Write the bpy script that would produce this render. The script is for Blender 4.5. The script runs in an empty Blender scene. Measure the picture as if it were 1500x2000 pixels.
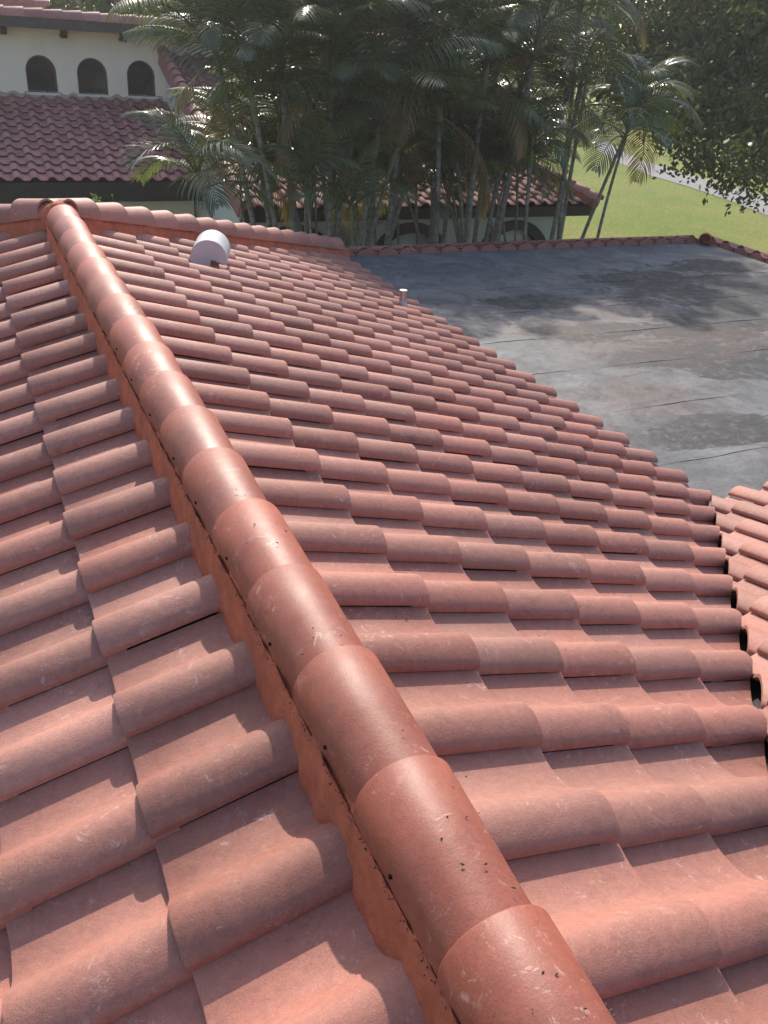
import bpy, bmesh, math, random
import numpy as np
from mathutils import Vector, Matrix
R_ = math.radians
random.seed(7); rng = np.random.default_rng(7)

# ------------------------------------------------------------------ camera
scene = bpy.context.scene
COL = scene.collection
CAM_O = Vector((-0.5706, 0.0, 1.324))
F_PX = 1667.0
PITCH, ROLL, YAW = 0.5216, 0.0805, 0.4718
def camera_axes():
    cp, sp, cy, sy = math.cos(PITCH), math.sin(PITCH), math.cos(YAW), math.sin(YAW)
    fw = Vector((sy*cp, cy*cp, -sp)); rt = Vector((cy, -sy, 0)); up = rt.cross(fw)
    r2 = rt*math.cos(ROLL) + up*math.sin(ROLL); u2 = -rt*math.sin(ROLL) + up*math.cos(ROLL)
    return r2, u2, fw
C_R, C_U, C_F = camera_axes()
cam_d = bpy.data.cameras.new('camera'); cam = bpy.data.objects.new('camera', cam_d); COL.objects.link(cam)
cam_d.sensor_fit = 'VERTICAL'; cam_d.sensor_height = 24.0; cam_d.sensor_width = 18.0
cam_d.lens = 24.0*F_PX/2000.0
cam_d.clip_start = 0.05; cam_d.clip_end = 2000
M = Matrix((C_R, C_U, -C_F)).transposed().to_4x4(); M.translation = CAM_O
cam.matrix_world = M
scene.camera = cam
def ray(px, py): return C_F + C_R*((px-750)/F_PX) - C_U*((py-1000)/F_PX)
def at_y(px, py, Y): d = ray(px, py); return CAM_O + d*((Y-CAM_O.y)/d.y)
def at_z(px, py, Z): d = ray(px, py); return CAM_O + d*((Z-CAM_O.z)/d.z)
def at_depth(px, py, D): d = ray(px, py); return CAM_O + d*D
def project(p):
    d = Vector(p)-CAM_O; z = d.dot(C_F)
    if z < 0.05: return None
    return (750+F_PX*d.dot(C_R)/z, 1000-F_PX*d.dot(C_U)/z, z)

# ------------------------------------------------------------------ light
SUN_AZ, SUN_EL = R_(17), R_(37)      # azimuth measured from +Y towards +X
world = bpy.data.worlds.new('World'); scene.world = world; world.use_nodes = True
wn = world.node_tree; wn.nodes.clear()
wo = wn.nodes.new('ShaderNodeOutputWorld'); wb = wn.nodes.new('ShaderNodeBackground'); ws = wn.nodes.new('ShaderNodeTexSky')
ws.sky_type = 'NISHITA'; ws.sun_disc = False; ws.sun_elevation = SUN_EL; ws.sun_rotation = SUN_AZ
ws.air_density = 1.0; ws.dust_density = 2.0; ws.ozone_density = 1.0
wb.inputs['Strength'].default_value = 0.15
wn.links.new(ws.outputs[0], wb.inputs[0]); wn.links.new(wb.outputs[0], wo.inputs[0])
sun_d = bpy.data.lights.new('sun', 'SUN'); sun = bpy.data.objects.new('sun', sun_d); COL.objects.link(sun)
sun_d.energy = 3.3; sun_d.angle = R_(0.6); sun_d.color = (1.0, 0.93, 0.82)
SDIR = Vector((math.cos(SUN_EL)*math.sin(SUN_AZ), math.cos(SUN_EL)*math.cos(SUN_AZ), math.sin(SUN_EL)))
sun.rotation_euler = SDIR.to_track_quat('Z', 'Y').to_euler()
scene.render.engine = 'CYCLES'
scene.view_settings.view_transform = 'Standard'; scene.view_settings.look = 'None'
scene.view_settings.exposure = 0.72; scene.view_settings.gamma = 1.0
scene.view_settings.use_curve_mapping = False

# ------------------------------------------------------------------ materials
def new_mat(name):
    m = bpy.data.materials.new(name); m.use_nodes = True
    nt = m.node_tree; nt.nodes.clear()
    out = nt.nodes.new('ShaderNodeOutputMaterial'); b = nt.nodes.new('ShaderNodeBsdfPrincipled')
    nt.links.new(b.outputs[0], out.inputs[0])
    return m, nt, b
class NB:
    """tiny node helper"""
    def __init__(s, nt): s.nt = nt
    def n(s, t, **k):
        x = s.nt.nodes.new(t)
        for a, v in k.items(): setattr(x, a, v)
        return x
    def link(s, a, b): s.nt.links.new(a, b)
    def pos(s):
        return s.n('ShaderNodeNewGeometry').outputs['Position']
    def noise(s, vec, scale, detail=4, rough=0.6, dist=0.0):
        x = s.n('ShaderNodeTexNoise'); x.inputs['Scale'].default_value = scale; x.inputs['Detail'].default_value = detail
        x.inputs['Roughness'].default_value = rough; x.inputs['Distortion'].default_value = dist
        s.link(vec, x.inputs['Vector']); return x.outputs['Fac']
    def ramp(s, fac, p0, p1, c0=(0, 0, 0, 1), c1=(1, 1, 1, 1)):
        r = s.n('ShaderNodeValToRGB'); e = r.color_ramp.elements
        e[0].position = p0; e[1].position = p1; e[0].color = c0; e[1].color = c1
        s.link(fac, r.inputs[0]); return r.outputs[0]
    def mix(s, fac, a, b, mode='MIX'):
        m = s.n('ShaderNodeMix', data_type='RGBA', blend_type=mode)
        for v, i in ((fac, 0), (a, 6), (b, 7)):
            if hasattr(v, 'is_linked') or isinstance(v, bpy.types.NodeSocket): s.link(v, m.inputs[i])
            elif i == 0: m.inputs[0].default_value = v
            else: m.inputs[i].default_value = (*v[:3], 1)
        return m.outputs[2]
    def math(s, op, a, b=0.0):
        m = s.n('ShaderNodeMath', operation=op)
        for v, i in ((a, 0), (b, 1)):
            if isinstance(v, bpy.types.NodeSocket): s.link(v, m.inputs[i])
            else: m.inputs[i].default_value = v
        return m.outputs[0]
    def bump(s, h, strength, dist, bsdf):
        b = s.n('ShaderNodeBump'); b.inputs['Strength'].default_value = strength; b.inputs['Distance'].default_value = dist
        s.link(h, b.inputs['Height']); s.link(b.outputs[0], bsdf.inputs['Normal'])
    def vmul(s, vec, f):
        m = s.n('ShaderNodeVectorMath', operation='MULTIPLY'); s.link(vec, m.inputs[0]); m.inputs[1].default_value = f
        return m.outputs[0]

def tile_material(name, base, alt, pale, rough=0.62, spec=0.35, dirt=0.5, dirt_col=(.10, .055, .045), grain=.5, vary=.65, bump=.5):
    m, nt, b = new_mat(name); k = NB(nt); p = k.pos()
    rnd = k.n('ShaderNodeObjectInfo').outputs['Random']
    big = k.noise(p, 3.2, 4, .6)
    col = k.mix(k.ramp(big, .35, .68), base, alt)
    col = k.mix(k.math('MULTIPLY', rnd, vary), col, pale)
    hs = k.n('ShaderNodeHueSaturation'); rv = k.n('ShaderNodeMapRange'); rv.inputs['To Min'].default_value = .78; rv.inputs['To Max'].default_value = 1.14
    r2 = k.math('FRACT', k.math('MULTIPLY', rnd, 7.31)); k.link(r2, rv.inputs['Value']); k.link(rv.outputs[0], hs.inputs['Value']); k.link(col, hs.inputs['Color'])
    col = hs.outputs['Color']
    pat = k.noise(p, 11, 7, .72, .5)                                    # cloudy patina
    col = k.mix(k.math('MULTIPLY', k.ramp(pat, .45, .72), .34), col, pale)
    mid = k.noise(p, 48, 5, .7, .3)
    col = k.mix(.42, col, k.mix(k.ramp(mid, .32, .68), (.36, .36, .36), (.64, .64, .64)), 'OVERLAY')
    gr = k.noise(p, 260, 3, .75)                                        # sandy grain
    col = k.mix(grain, col, k.mix(k.ramp(gr, .28, .72), (.34, .34, .34), (.68, .67, .66)), 'OVERLAY')
    sc = k.noise(p, 30, 6, .78, .8); sc2 = k.noise(p, 6.5, 3, .5)       # pale scuffs and efflorescence
    scm = k.math('MULTIPLY', k.ramp(sc, .57, .67), k.ramp(sc2, .47, .58))
    col = k.mix(k.math('MULTIPLY', scm, .55), col, (.62, .43, .37))
    ss = k.noise(k.vmul(p, (.10, 1, 1)), 75, 4, .7, .2); ss2 = k.noise(p, 9, 2, .5)   # scratches along the slope
    col = k.mix(k.math('MULTIPLY', k.math('MULTIPLY', k.ramp(ss, .66, .72), k.ramp(ss2, .50, .58)), .5), col, (.60, .42, .36))
    di = k.noise(p, 24, 6, .8, .4); di2 = k.noise(p, 4.1, 3, .5)        # mildew smudges
    dm = k.math('MULTIPLY', k.ramp(di, .49, .64), k.ramp(di2, .53, .66))
    col = k.mix(k.math('MULTIPLY', dm, dirt), col, dirt_col)
    vo = k.n('ShaderNodeTexVoronoi'); vo.inputs['Scale'].default_value = 85; k.link(p, vo.inputs['Vector'])
    vs = k.math('LESS_THAN', vo.outputs['Distance'], .10); vsel = k.math('GREATER_THAN', k.noise(p, 60, 0), .58)
    col = k.mix(k.math('MULTIPLY', k.math('MULTIPLY', vs, vsel), .75), col, (.05, .028, .022))
    k.link(col, b.inputs['Base Color'])
    rr = k.n('ShaderNodeMapRange'); rr.inputs['To Min'].default_value = rough-.12; rr.inputs['To Max'].default_value = rough+.16
    k.link(pat, rr.inputs['Value']); k.link(rr.outputs[0], b.inputs['Roughness'])
    b.inputs['Specular IOR Level'].default_value = spec
    h = k.math('ADD', k.math('MULTIPLY', gr, .32), k.math('ADD', k.math('MULTIPLY', mid, .35), k.math('ADD', k.math('MULTIPLY', pat, .6), k.math('MULTIPLY', big, 1.2))))
    k.bump(h, bump, .006, b)
    return m

def simple_mat(name, col, rough=.7, spec=.3, var=.25, scale=3.0, bump=0.2, bscale=40, metal=0.0, bdist=.004):
    m, nt, b = new_mat(name); k = NB(nt); p = k.pos()
    a = k.noise(p, scale, 5, .65)
    c2 = tuple(c*(1-var) for c in col)
    cc = k.mix(k.ramp(a, .3, .7), col, c2); k.link(cc, b.inputs['Base Color'])
    b.inputs['Roughness'].default_value = rough; b.inputs['Specular IOR Level'].default_value = spec; b.inputs['Metallic'].default_value = metal
    if bump: k.bump(k.noise(p, bscale, 4, .7), bump, bdist, b)
    return m

MT = {}
MT['tile'] = tile_material('terracotta_tile', (.372, .143, .101), (.325, .126, .093), (.405, .205, .160))
MT['tile_old'] = tile_material('weathered_red_tile', (.44, .175, .155), (.38, .155, .142), (.47, .235, .21), rough=.7, dirt=.75, dirt_col=(.06, .045, .04))
MT['tile_wing'] = tile_material('shade_toned_tile', (.25, .10, .075), (.20, .085, .068), (.30, .15, .12), rough=.75, dirt=.85, dirt_col=(.045, .035, .03))  # wing roof tiles, with the shade of the palms darkened into their colours
MT['ridge'] = tile_material('sealed_ridge_tile', (.330, .088, .052), (.285, .076, .047), (.37, .125, .085), rough=.50, spec=.45, dirt=.5, vary=.3, bump=.25, grain=.5)
MT['ridge_pale'] = tile_material('hip_tile', (.36, .135, .098), (.31, .115, .085), (.42, .21, .165), rough=.58, spec=.35, dirt=.45, vary=.4)
MT['mortar'] = simple_mat('painted_mortar', (.56, .155, .085), .8, .2, .38, 13, .8, 38, 0, .012)
MT['crumb'] = simple_mat('crumbly_cement', (.42, .135, .080), .9, .15, .45, 120, .6, 300)
MT['black'] = simple_mat('dark_void', (.012, .010, .009), .9, .1, .2, 5, 0)
MT['flash'] = simple_mat('valley_flashing', (.03, .028, .027), .6, .3, .4, 8, .2)
MT['wood'] = simple_mat('dark_brown_fascia', (.035, .024, .018), .6, .35, .35, 6, .2)
MT['wood2'] = simple_mat('brown_timber', (.095, .078, .068), .65, .3, .3, 6, .2)
MT['white'] = simple_mat('white_vent_paint', (.50, .50, .515), .55, .4, .10, 7, .1)
MT['metal'] = simple_mat('galvanised_metal', (.42, .43, .44), .35, .5, .3, 30, .1, 60, .6)
MT['path'] = simple_mat('cart_path', (.27, .25, .24), .85, .2, .2, 1.2, .2, 30)

def wall_material(name, col):
    m, nt, b = new_mat(name); k = NB(nt); p = k.pos()
    a = k.noise(k.vmul(p, (1, 1, .25)), 1.8, 5, .7); c = k.noise(p, 5, 4, .7)
    cc = k.mix(k.math('MULTIPLY', k.ramp(a, .45, .75), .35), col, tuple(x*.72 for x in col))
    cc = k.mix(k.math('MULTIPLY', k.ramp(c, .5, .7), .15), cc, tuple(x*.8 for x in col))
    k.link(cc, b.inputs['Base Color']); b.inputs['Roughness'].default_value = .85; b.inputs['Specular IOR Level'].default_value = .2
    k.bump(k.noise(p, 45, 4, .7), .4, .006, b); return m
MT['wall'] = wall_material('cream_stucco', (.78, .69, .57))
MT['wall2'] = wall_material('white_stucco', (.66, .62, .56))
MT['wall4'] = wall_material('shaded_grey_stucco', (.44, .45, .44))  # white wing walls, their shade mixed into the colour as grey
MT['wall3'] = wall_material('grey_mortar_bed', (.42, .34, .29))
def glass_material():
    m, nt, b = new_mat('dark_window_glass'); b.inputs['Base Color'].default_value = (.012, .014, .016, 1)
    b.inputs['Roughness'].default_value = .06; b.inputs['Specular IOR Level'].default_value = .6; return m
MT['glass'] = glass_material()

def membrane_material():
    m, nt, b = new_mat('grey_roof_membrane'); k = NB(nt); p = k.pos()
    n1 = k.noise(p, .55, 6, .68, .4); n2 = k.noise(p, 1.7, 7, .72, .8); n3 = k.noise(p, 9, 7, .75, .4); n4 = k.noise(p, 60, 3, .7)
    col = k.mix(k.ramp(n2, .35, .65), (.200, .198, .197), (.105, .106, .110))
    col = k.mix(k.math('MULTIPLY', k.ramp(n1, .47, .62), .6), col, (.205, .168, .152))         # pinkish dust
    def patch(items, soft):
        tot = None
        for (x, y, rx, ry) in items:
            d = k.n('ShaderNodeVectorMath', operation='SUBTRACT'); k.link(p, d.inputs[0]); d.inputs[1].default_value = (x, y, FLAT_Z)
            e = k.n('ShaderNodeVectorMath', operation='MULTIPLY'); k.link(d.outputs[0], e.inputs[0]); e.inputs[1].default_value = (.72/rx, .72/ry, 0)
            l = k.n('ShaderNodeVectorMath', operation='LENGTH'); k.link(e.outputs[0], l.inputs[0])
            v = k.math('SUBTRACT', 1.0, l.outputs['Value'])
            tot = v if tot is None else k.math('MAXIMUM', tot, v)
        wob = k.math('MULTIPLY', k.math('SUBTRACT', k.noise(k.vmul(p, (.6, 1, 1)), 2.2, 9, .78, .8), .5), 3.0)
        return k.ramp(k.math('ADD', tot, wob), -.25, soft)
    # mildew where water stands: low spots of the roof
    P_ = [(7.35, 7.9, 1.0, .5), (7.8, 7.25, .8, .45), (8.5, 7.75, .7, .4), (7.1, 8.4, .6, .3), (5.5, 5.85, .65, .28), (5.85, 5.5, .5, .25), (8.5, 8.75, .7, .25), (5.0, 6.7, .55, .22), (4.5, 4.35, .45, .22), (5.05, 7.75, .5, .2), (6.6, 6.6, .8, .3), (6.9, 5.6, .6, .3)]
    mo_f = k.math('MULTIPLY', patch(P_, .12), k.ramp(n3, .26, .50))
    col = k.mix(k.math('MULTIPLY', mo_f, .92), col, (.028, .027, .027))
    br = patch([(5.3, 6.1, .9, .5), (5.0, 6.8, .7, .35), (4.5, 5.1, .5, .4), (6.2, 6.2, .9, .4), (5.6, 7.2, .7, .3)], .7)
    col = k.mix(k.math('MULTIPLY', br, .55), col, (.125, .080, .066))
    mo2 = k.math('MULTIPLY', k.ramp(k.noise(p, 2.3, 9, .78, .7), .47, .60), k.ramp(n1, .34, .54))
    col = k.mix(k.math('MULTIPLY', mo2, .72), col, (.055, .053, .055))
    fs = k.math('MULTIPLY', k.ramp(k.noise(p, 13, 8, .8, .4), .53, .60), k.ramp(n2, .40, .58))
    col = k.mix(k.math('MULTIPLY', fs, .55), col, (.045, .044, .045))
    # long streaks across the rolls
    st = k.math('MULTIPLY', k.ramp(k.noise(k.vmul(p, (.25, 1.8, 1)), 2.0, 8, .75, .3), .50, .66), .45)
    col = k.mix(st, col, (.075, .073, .074))
    col = k.mix(.5, col, k.mix(k.ramp(n4, .3, .7), (.33, .33, .33), (.67, .67, .67)), 'OVERLAY')
    k.link(col, b.inputs['Base Color'])
    r = k.n('ShaderNodeMapRange'); r.inputs['To Min'].default_value = .45; r.inputs['To Max'].default_value = .80
    k.link(n3, r.inputs['Value']); k.link(r.outputs[0], b.inputs['Roughness'])
    b.inputs['Specular IOR Level'].default_value = .25
    k.bump(k.math('ADD', n3, k.math('MULTIPLY', n4, .5)), .5, .012, b); return m
FLAT_Z = -1.27
MT['membrane'] = membrane_material()

def lawn_material():
    m, nt, b = new_mat('mown_grass'); k = NB(nt); p = k.pos()
    a = k.noise(p, .09, 5, .6); c = k.noise(p, .6, 6, .75); d = k.noise(p, 9, 5, .8)
    col = k.mix(k.ramp(a, .38, .62), (.135, .190, .022), (.225, .225, .050))
    col = k.mix(k.math('MULTIPLY', k.ramp(c, .45, .7), .55), col, (.250, .215, .075))
    col = k.mix(.75, col, k.mix(k.ramp(d, .3, .7), (.20, .20, .20), (.80, .80, .80)), 'OVERLAY')
    k.link(col, b.inputs['Base Color']); b.inputs['Roughness'].default_value = .9; b.inputs['Specular IOR Level'].default_value = .15
    k.bump(d, .9, .06, b); return m
MT['lawn'] = lawn_material()

def leaf_material(name, c1, c2, rough=.35, trans=.25, spec=.5):
    m, nt, b = new_mat(name); k = NB(nt); p = k.pos()
    rnd = k.n('ShaderNodeObjectInfo').outputs['Random']
    a = k.noise(p, 1.3, 3, .6); f = k.math('ADD', k.math('MULTIPLY', a, .7), k.math('MULTIPLY', rnd, .35))
    col = k.mix(k.ramp(f, .3, .75), c1, c2); k.link(col, b.inputs['Base Color'])
    b.inputs['Roughness'].default_value = rough; b.inputs['Specular IOR Level'].default_value = spec
    t = k.n('ShaderNodeBsdfTranslucent'); k.link(k.mix(.5, col, (.20, .26, .03), 'MIX'), t.inputs['Color'])
    mx = k.n('ShaderNodeMixShader'); mx.inputs[0].default_value = trans
    k.link(b.outputs[0], mx.inputs[1]); k.link(t.outputs[0], mx.inputs[2])
    out = [n for n in nt.nodes if n.type == 'OUTPUT_MATERIAL'][0]; k.link(mx.outputs[0], out.inputs[0]); return m
MT['frond'] = leaf_material('palm_leaf', (.080, .100, .040), (.120, .130, .055), .25, .34, .8)
MT['frond_dry'] = leaf_material('dry_palm_leaf', (.16, .095, .045), (.22, .13, .06), .6, .2, .3)
MT['frond_pale'] = leaf_material('young_palm_leaf', (.10, .13, .03), (.14, .15, .035), .4, .3, .4)
MT['leaf'] = leaf_material('broad_leaf', (.045, .068, .020), (.090, .108, .028), .42, .24, .4)
MT['leaf_far'] = leaf_material('woodland_leaf', (.050, .070, .028), (.085, .105, .040), .6, .25, .3)
MT['leaf_bright'] = leaf_material('bright_leaf', (.12, .20, .03), (.17, .25, .05), .5, .35, .3)
def trunk_material(name, c1, c2, ring=True):
    m, nt, b = new_mat(name); k = NB(nt); p = k.pos()
    a = k.noise(p, 9, 5, .7); col = k.mix(k.ramp(a, .35, .65), c1, c2)
    w = k.n('ShaderNodeTexWave', wave_type='BANDS', bands_direction='Z'); w.inputs['Scale'].default_value = 2.6; w.inputs['Distortion'].default_value = 1.0
    k.link(p, w.inputs['Vector'])
    if ring: col = k.mix(k.math('MULTIPLY', k.ramp(w.outputs['Fac'], .75, .95), .6), col, tuple(c*.45 for c in c1))
    k.link(col, b.inputs['Base Color']); b.inputs['Roughness'].default_value = .8; b.inputs['Specular IOR Level'].default_value = .25
    k.bump(k.math('ADD', a, w.outputs['Fac']), .4, .01, b); return m
MT['trunk'] = trunk_material('palm_trunk', (.25, .235, .20), (.13, .12, .10))
MT['shaft'] = trunk_material('palm_crownshaft', (.17, .18, .09), (.11, .13, .06), False)
MT['bark'] = trunk_material('grey_bark', (.16, .13, .105), (.08, .065, .055), False)

# ------------------------------------------------------------------ builders
def mesh_from(name, verts, faces, mat, smooth=True, angle=42):
    me = bpy.data.meshes.new(name); me.from_pydata([tuple(v) for v in verts], [], faces); me.update()
    me.materials.append(mat)
    if smooth:
        me.shade_smooth(); me.set_sharp_from_angle(angle=R_(angle))
    return me
def obj(name, me, parent=None, mw=None):
    o = bpy.data.objects.new(name, me); COL.objects.link(o)
    if parent is not None:
        o.parent = parent; o.matrix_basis = parent_world(parent).inverted() @ (mw or Matrix.Identity(4))
    elif mw is not None: o.matrix_basis = mw
    return o
def parent_world(o):
    m = Matrix.Identity(4)
    while o is not None:
        m = o.matrix_basis @ m; o = o.parent
    return m
def empty(name, loc=(0, 0, 0)):
    e = bpy.data.objects.new(name, None); COL.objects.link(e); e.location = loc; e.empty_display_size = .2
    return e
def tag(o, label=None, cat=None, group=None, kind=None):
    if label: o['label'] = label
    if cat: o['category'] = cat
    if group: o['group'] = group
    if kind: o['kind'] = kind
    return o
class MB:
    def __init__(s): s.v = []; s.f = []
    def add(s, v, f):
        n = len(s.v); s.v += [tuple(x) for x in v]; s.f += [tuple(i+n for i in q) for q in f]
    def box(s, a, b):
        x0, y0, z0 = a; x1, y1, z1 = b
        s.add([(x0,y0,z0),(x1,y0,z0),(x1,y1,z0),(x0,y1,z0),(x0,y0,z1),(x1,y0,z1),(x1,y1,z1),(x0,y1,z1)],
              [(0,3,2,1),(4,5,6,7),(0,1,5,4),(1,2,6,5),(2,3,7,6),(3,0,4,7)])
    def tube(s, pts, rad, n=8, cap=True):
        pts = [Vector(p) for p in pts]; rings = []
        for i, p in enumerate(pts):
            t = (pts[min(i+1, len(pts)-1)]-pts[max(i-1, 0)]).normalized()
            a = t.cross(Vector((0.3, .2, 1)) if abs(t.z) < .9 else Vector((1, .1, 0))).normalized(); b = t.cross(a)
            r = rad[i] if hasattr(rad, '__len__') else rad
            rings.append([p+(a*math.cos(2*math.pi*j/n)+b*math.sin(2*math.pi*j/n))*r for j in range(n)])
        f = []
        for i in range(len(pts)-1):
            for j in range(n): f.append((i*n+j, i*n+(j+1) % n, (i+1)*n+(j+1) % n, (i+1)*n+j))
        if cap: f.append(tuple(range(n-1, -1, -1))); f.append(tuple(range((len(pts)-1)*n, len(pts)*n)))
        s.add([q for r in rings for q in r], f)
    def obj(s, name, mat, parent=None, smooth=True, angle=42):
        return obj(name, mesh_from(name, s.v, s.f, mat, smooth, angle), parent)

# ---- S-profile roof tile: local x = down the slope (0 at the front lip), y = across (lip at y=0), z = up
W_T, E_T = 0.30, 0.311
PITCH_R = math.atan(0.3327)
TILT = R_(4.5)
def tile_profile(nb=14):
    # thick lip, shallow barrel, S-curve down into the pan
    c = [(0,.0105),(.004,.0165),(.011,.0232),(.022,.0308),(.035,.0376),(.048,.0428),(.060,.0460),(.074,.0475),(.088,.0466),(.101,.0428),(.113,.0365),(.124,.0280),(.134,.0185),
         (.143,.0080),(.152,-.0020),(.163,-.0105),(.178,-.0172),(.197,-.0213),(.220,-.0233),(.243,-.0230),(.265,-.0200),(.286,-.0148),(.304,-.0090)]
    return c if nb > 10 else c[::2]+[c[-1]]
def tile_geo(length, nb=14, mirror=False, th=.018, rnd=.0035, segs=2):
    pr = tile_profile(nb); n = len(pr)
    # front edge slightly rounded: extra ring a little back from the lip
    xs = [0.0, -rnd] + [-rnd-(length-rnd)*(i+1)/segs for i in range(segs)]
    V = []; F = []
    for ix, x in enumerate(xs):
        dz = -rnd*.7 if ix == 0 else 0
        for (y, z) in pr: V.append((x, y, z+dz))
    m = len(xs)
    for i in range(m-1):
        for j in range(n-1): F.append((i*n+j, i*n+j+1, (i+1)*n+j+1, (i+1)*n+j))
    b0 = len(V)
    for x in (0.0, -length):
        for (y, z) in pr: V.append((x, y, z-th))
    for j in range(n-1):
        F.append((j+1, j, b0+j, b0+j+1))                                   # front face
        F.append((b0+j, b0+n+j, b0+n+j+1, b0+j+1))                         # underside
        F.append(((m-1)*n+j, (m-1)*n+j+1, b0+n+j+1, b0+n+j))               # back face
    F.append(tuple([i*n for i in range(m)] + [b0+n, b0]))                  # lip side
    F.append(tuple([b0+n-1, b0+2*n-1] + [(i+1)*n-1 for i in reversed(range(m))]))
    if mirror:
        V = [(x, -y, z) for x, y, z in V]; F = [tuple(reversed(q)) for q in F]
    else: pass
    return V, F
def fix_normals(me):
    bm = bmesh.new(); bm.from_mesh(me); bmesh.ops.recalc_face_normals(bm, faces=bm.faces); bm.to_mesh(me); bm.free()
TILE_CACHE = {}
def tile_mesh(length, mirror, mat, nb=14):
    key = (round(length, 3), mirror, mat, nb)
    if key not in TILE_CACHE:
        v, f = tile_geo(length, nb, mirror, th=.013 if mat == 'tile_old' else .0150)
        me = mesh_from('roof_tile', v, f, MT[mat]); fix_normals(me); me.shade_smooth(); me.set_sharp_from_angle(angle=R_(38))
        TILE_CACHE[key] = me
    return TILE_CACHE[key]
def tile_frame(lip, d, extra_tilt=0.0, rz=0.0, tk=1.0):
    """lip point on the lip plane; d = horizontal unit direction downhill"""
    ang = PITCH_R-TILT*tk+extra_tilt
    dx = Vector((d[0]*math.cos(ang), d[1]*math.cos(ang), -math.sin(ang)))
    up = Vector((d[0]*math.sin(ang), d[1]*math.sin(ang), math.cos(ang)))
    dy = up.cross(dx)
    m = Matrix((dx, dy, up)).transposed().to_4x4() @ Matrix.Rotation(rz, 4, 'Z'); m.translation = lip
    return m
def cut_mesh(me, mw, planes, mat):
    """copy of me in its own local frame, cut in world space: keep the side the normals point to"""
    bm = bmesh.new(); bm.from_mesh(me); bm.transform(mw)
    for co, no in planes:
        g = bm.verts[:]+bm.edges[:]+bm.faces[:]
        r = bmesh.ops.bisect_plane(bm, geom=g, plane_co=co, plane_no=no, clear_inner=True)
        ed = [e for e in r['geom_cut'] if isinstance(e, bmesh.types.BMEdge)]
        if ed:
            try: bmesh.ops.holes_fill(bm, edges=ed)
            except Exception: pass
    if len(bm.faces) < 3: bm.free(); return None
    bm.transform(mw.inverted())
    m2 = bpy.data.meshes.new('roof_tile'); bm.to_mesh(m2); bm.free(); m2.materials.append(MT[mat])
    m2.shade_smooth(); m2.set_sharp_from_angle(angle=R_(38)); return m2
def tile_field(parent, lips, d, mirror, mat, planes=(), length=E_T+.055, first_len=None, limit=10**9, jitter=1.0, nb=14):
    """lips: list of (k, point). Nearest ones in view become single tiles, the rest one joined part."""
    items = []
    for k, p in lips:
        L = first_len if (first_len and k == 0) else length
        j = jitter
        p2 = Vector(p)+Vector((random.uniform(-1, 1)*.0025*j*(d[0] != 0), random.uniform(-1, 1)*.0025*j, random.uniform(-1, 1)*.0015*j))
        mw = tile_frame(p2, d, random.uniform(-1, 1)*R_(.35)*j, random.uniform(-1, 1)*R_(.45)*j, 1.75 if mat == 'tile_old' else 1.0)
        pr = project(Vector(p)); vis = 0
        if pr and -140 < pr[0] < 1640 and -60 < pr[1] < 2200: vis = 1/pr[2]
        items.append((vis, L, mw))
    items.sort(key=lambda t: -t[0])
    rest = MB(); made = 0
    for vis, L, mw in items:
        me = tile_mesh(L, mirror, mat, nb)
        if planes:
            s = [mw @ Vector(c) for c in ((0,0,0),(0,(-1 if mirror else 1)*.31,0),(-L,0,0),(-L,(-1 if mirror else 1)*.31,0))]
            state = 0
            for co, no in planes:
                ds = [(q-Vector(co)).dot(Vector(no)) for q in s]
                if max(ds) < 0.004: state = 2
                elif min(ds) < 0: state = max(state, 1)
            if state == 2: continue
            if state == 1:
                me = cut_mesh(me, mw, planes, mat)
                if me is None: continue
        if vis > 0 and made < limit:
            obj('roof_tile', me, parent, mw); made += 1
        else:
            rest.add([mw @ v.co for v in me.vertices], [tuple(p.vertices) for p in me.polygons])
    if rest.v:
        o = rest.obj('tile_field', MT[mat], parent, True, 38); o['kind'] = 'stuff'
    return made

# ---- barrel cap tile: local x forward = wide end, z up
def cap_geo(length, r_wide, r_nar, th=.013, n=18, rise=.0, a0=-4):
    V = []; F = []; rows = []
    sect = [(0.0, r_wide-.003, -.0), (-.004, r_wide, 0), (-length*.5, (r_wide+r_nar)/2, 0), (-length, r_nar, 0)]
    for x, r, _ in sect:
        rows.append(len(V))
        for i in range(n+1):
            t = R_(a0+(180-2*a0)*i/n); V.append((x, r*math.cos(t), r*math.sin(t)))
    inn = []
    for x, r in ((0.0, r_wide-th), (-length, r_nar-th)):
        inn.append(len(V))
        for i in range(n+1):
            t = R_(a0+(180-2*a0)*i/n); V.append((x, r*math.cos(t), r*math.sin(t)))
    for a, b in zip(rows[:-1], rows[1:]):
        for i in range(n): F.append((a+i, a+i+1, b+i+1, b+i))
    for i in range(n):
        F.append((rows[0]+i+1, rows[0]+i, inn[0]+i, inn[0]+i+1))
        F.append((inn[0]+i, inn[1]+i, inn[1]+i+1, inn[0]+i+1))
        F.append((rows[-1]+i, rows[-1]+i+1, inn[1]+i+1, inn[1]+i))
    F.append(tuple(rows+[inn[1], inn[0]])); F.append(tuple([inn[0]+n, inn[1]+n]+[r+n for r in reversed(rows)]))
    return V, F
def cap_mesh(length, rw, rn, mat, n=18, a0=-4):
    v, f = cap_geo(length, rw, rn, n=n, a0=a0); me = mesh_from('ridge_tile', v, f, MT[mat]); fix_normals(me)
    me.shade_smooth(); me.set_sharp_from_angle(angle=R_(40)); return me
def axis_frame(p, x, up=(0, 0, 1)):
    x = Vector(x).normalized(); y = Vector(up).cross(x).normalized(); z = x.cross(y)
    m = Matrix((x, y, z)).transposed().to_4x4(); m.translation = p; return m
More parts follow.
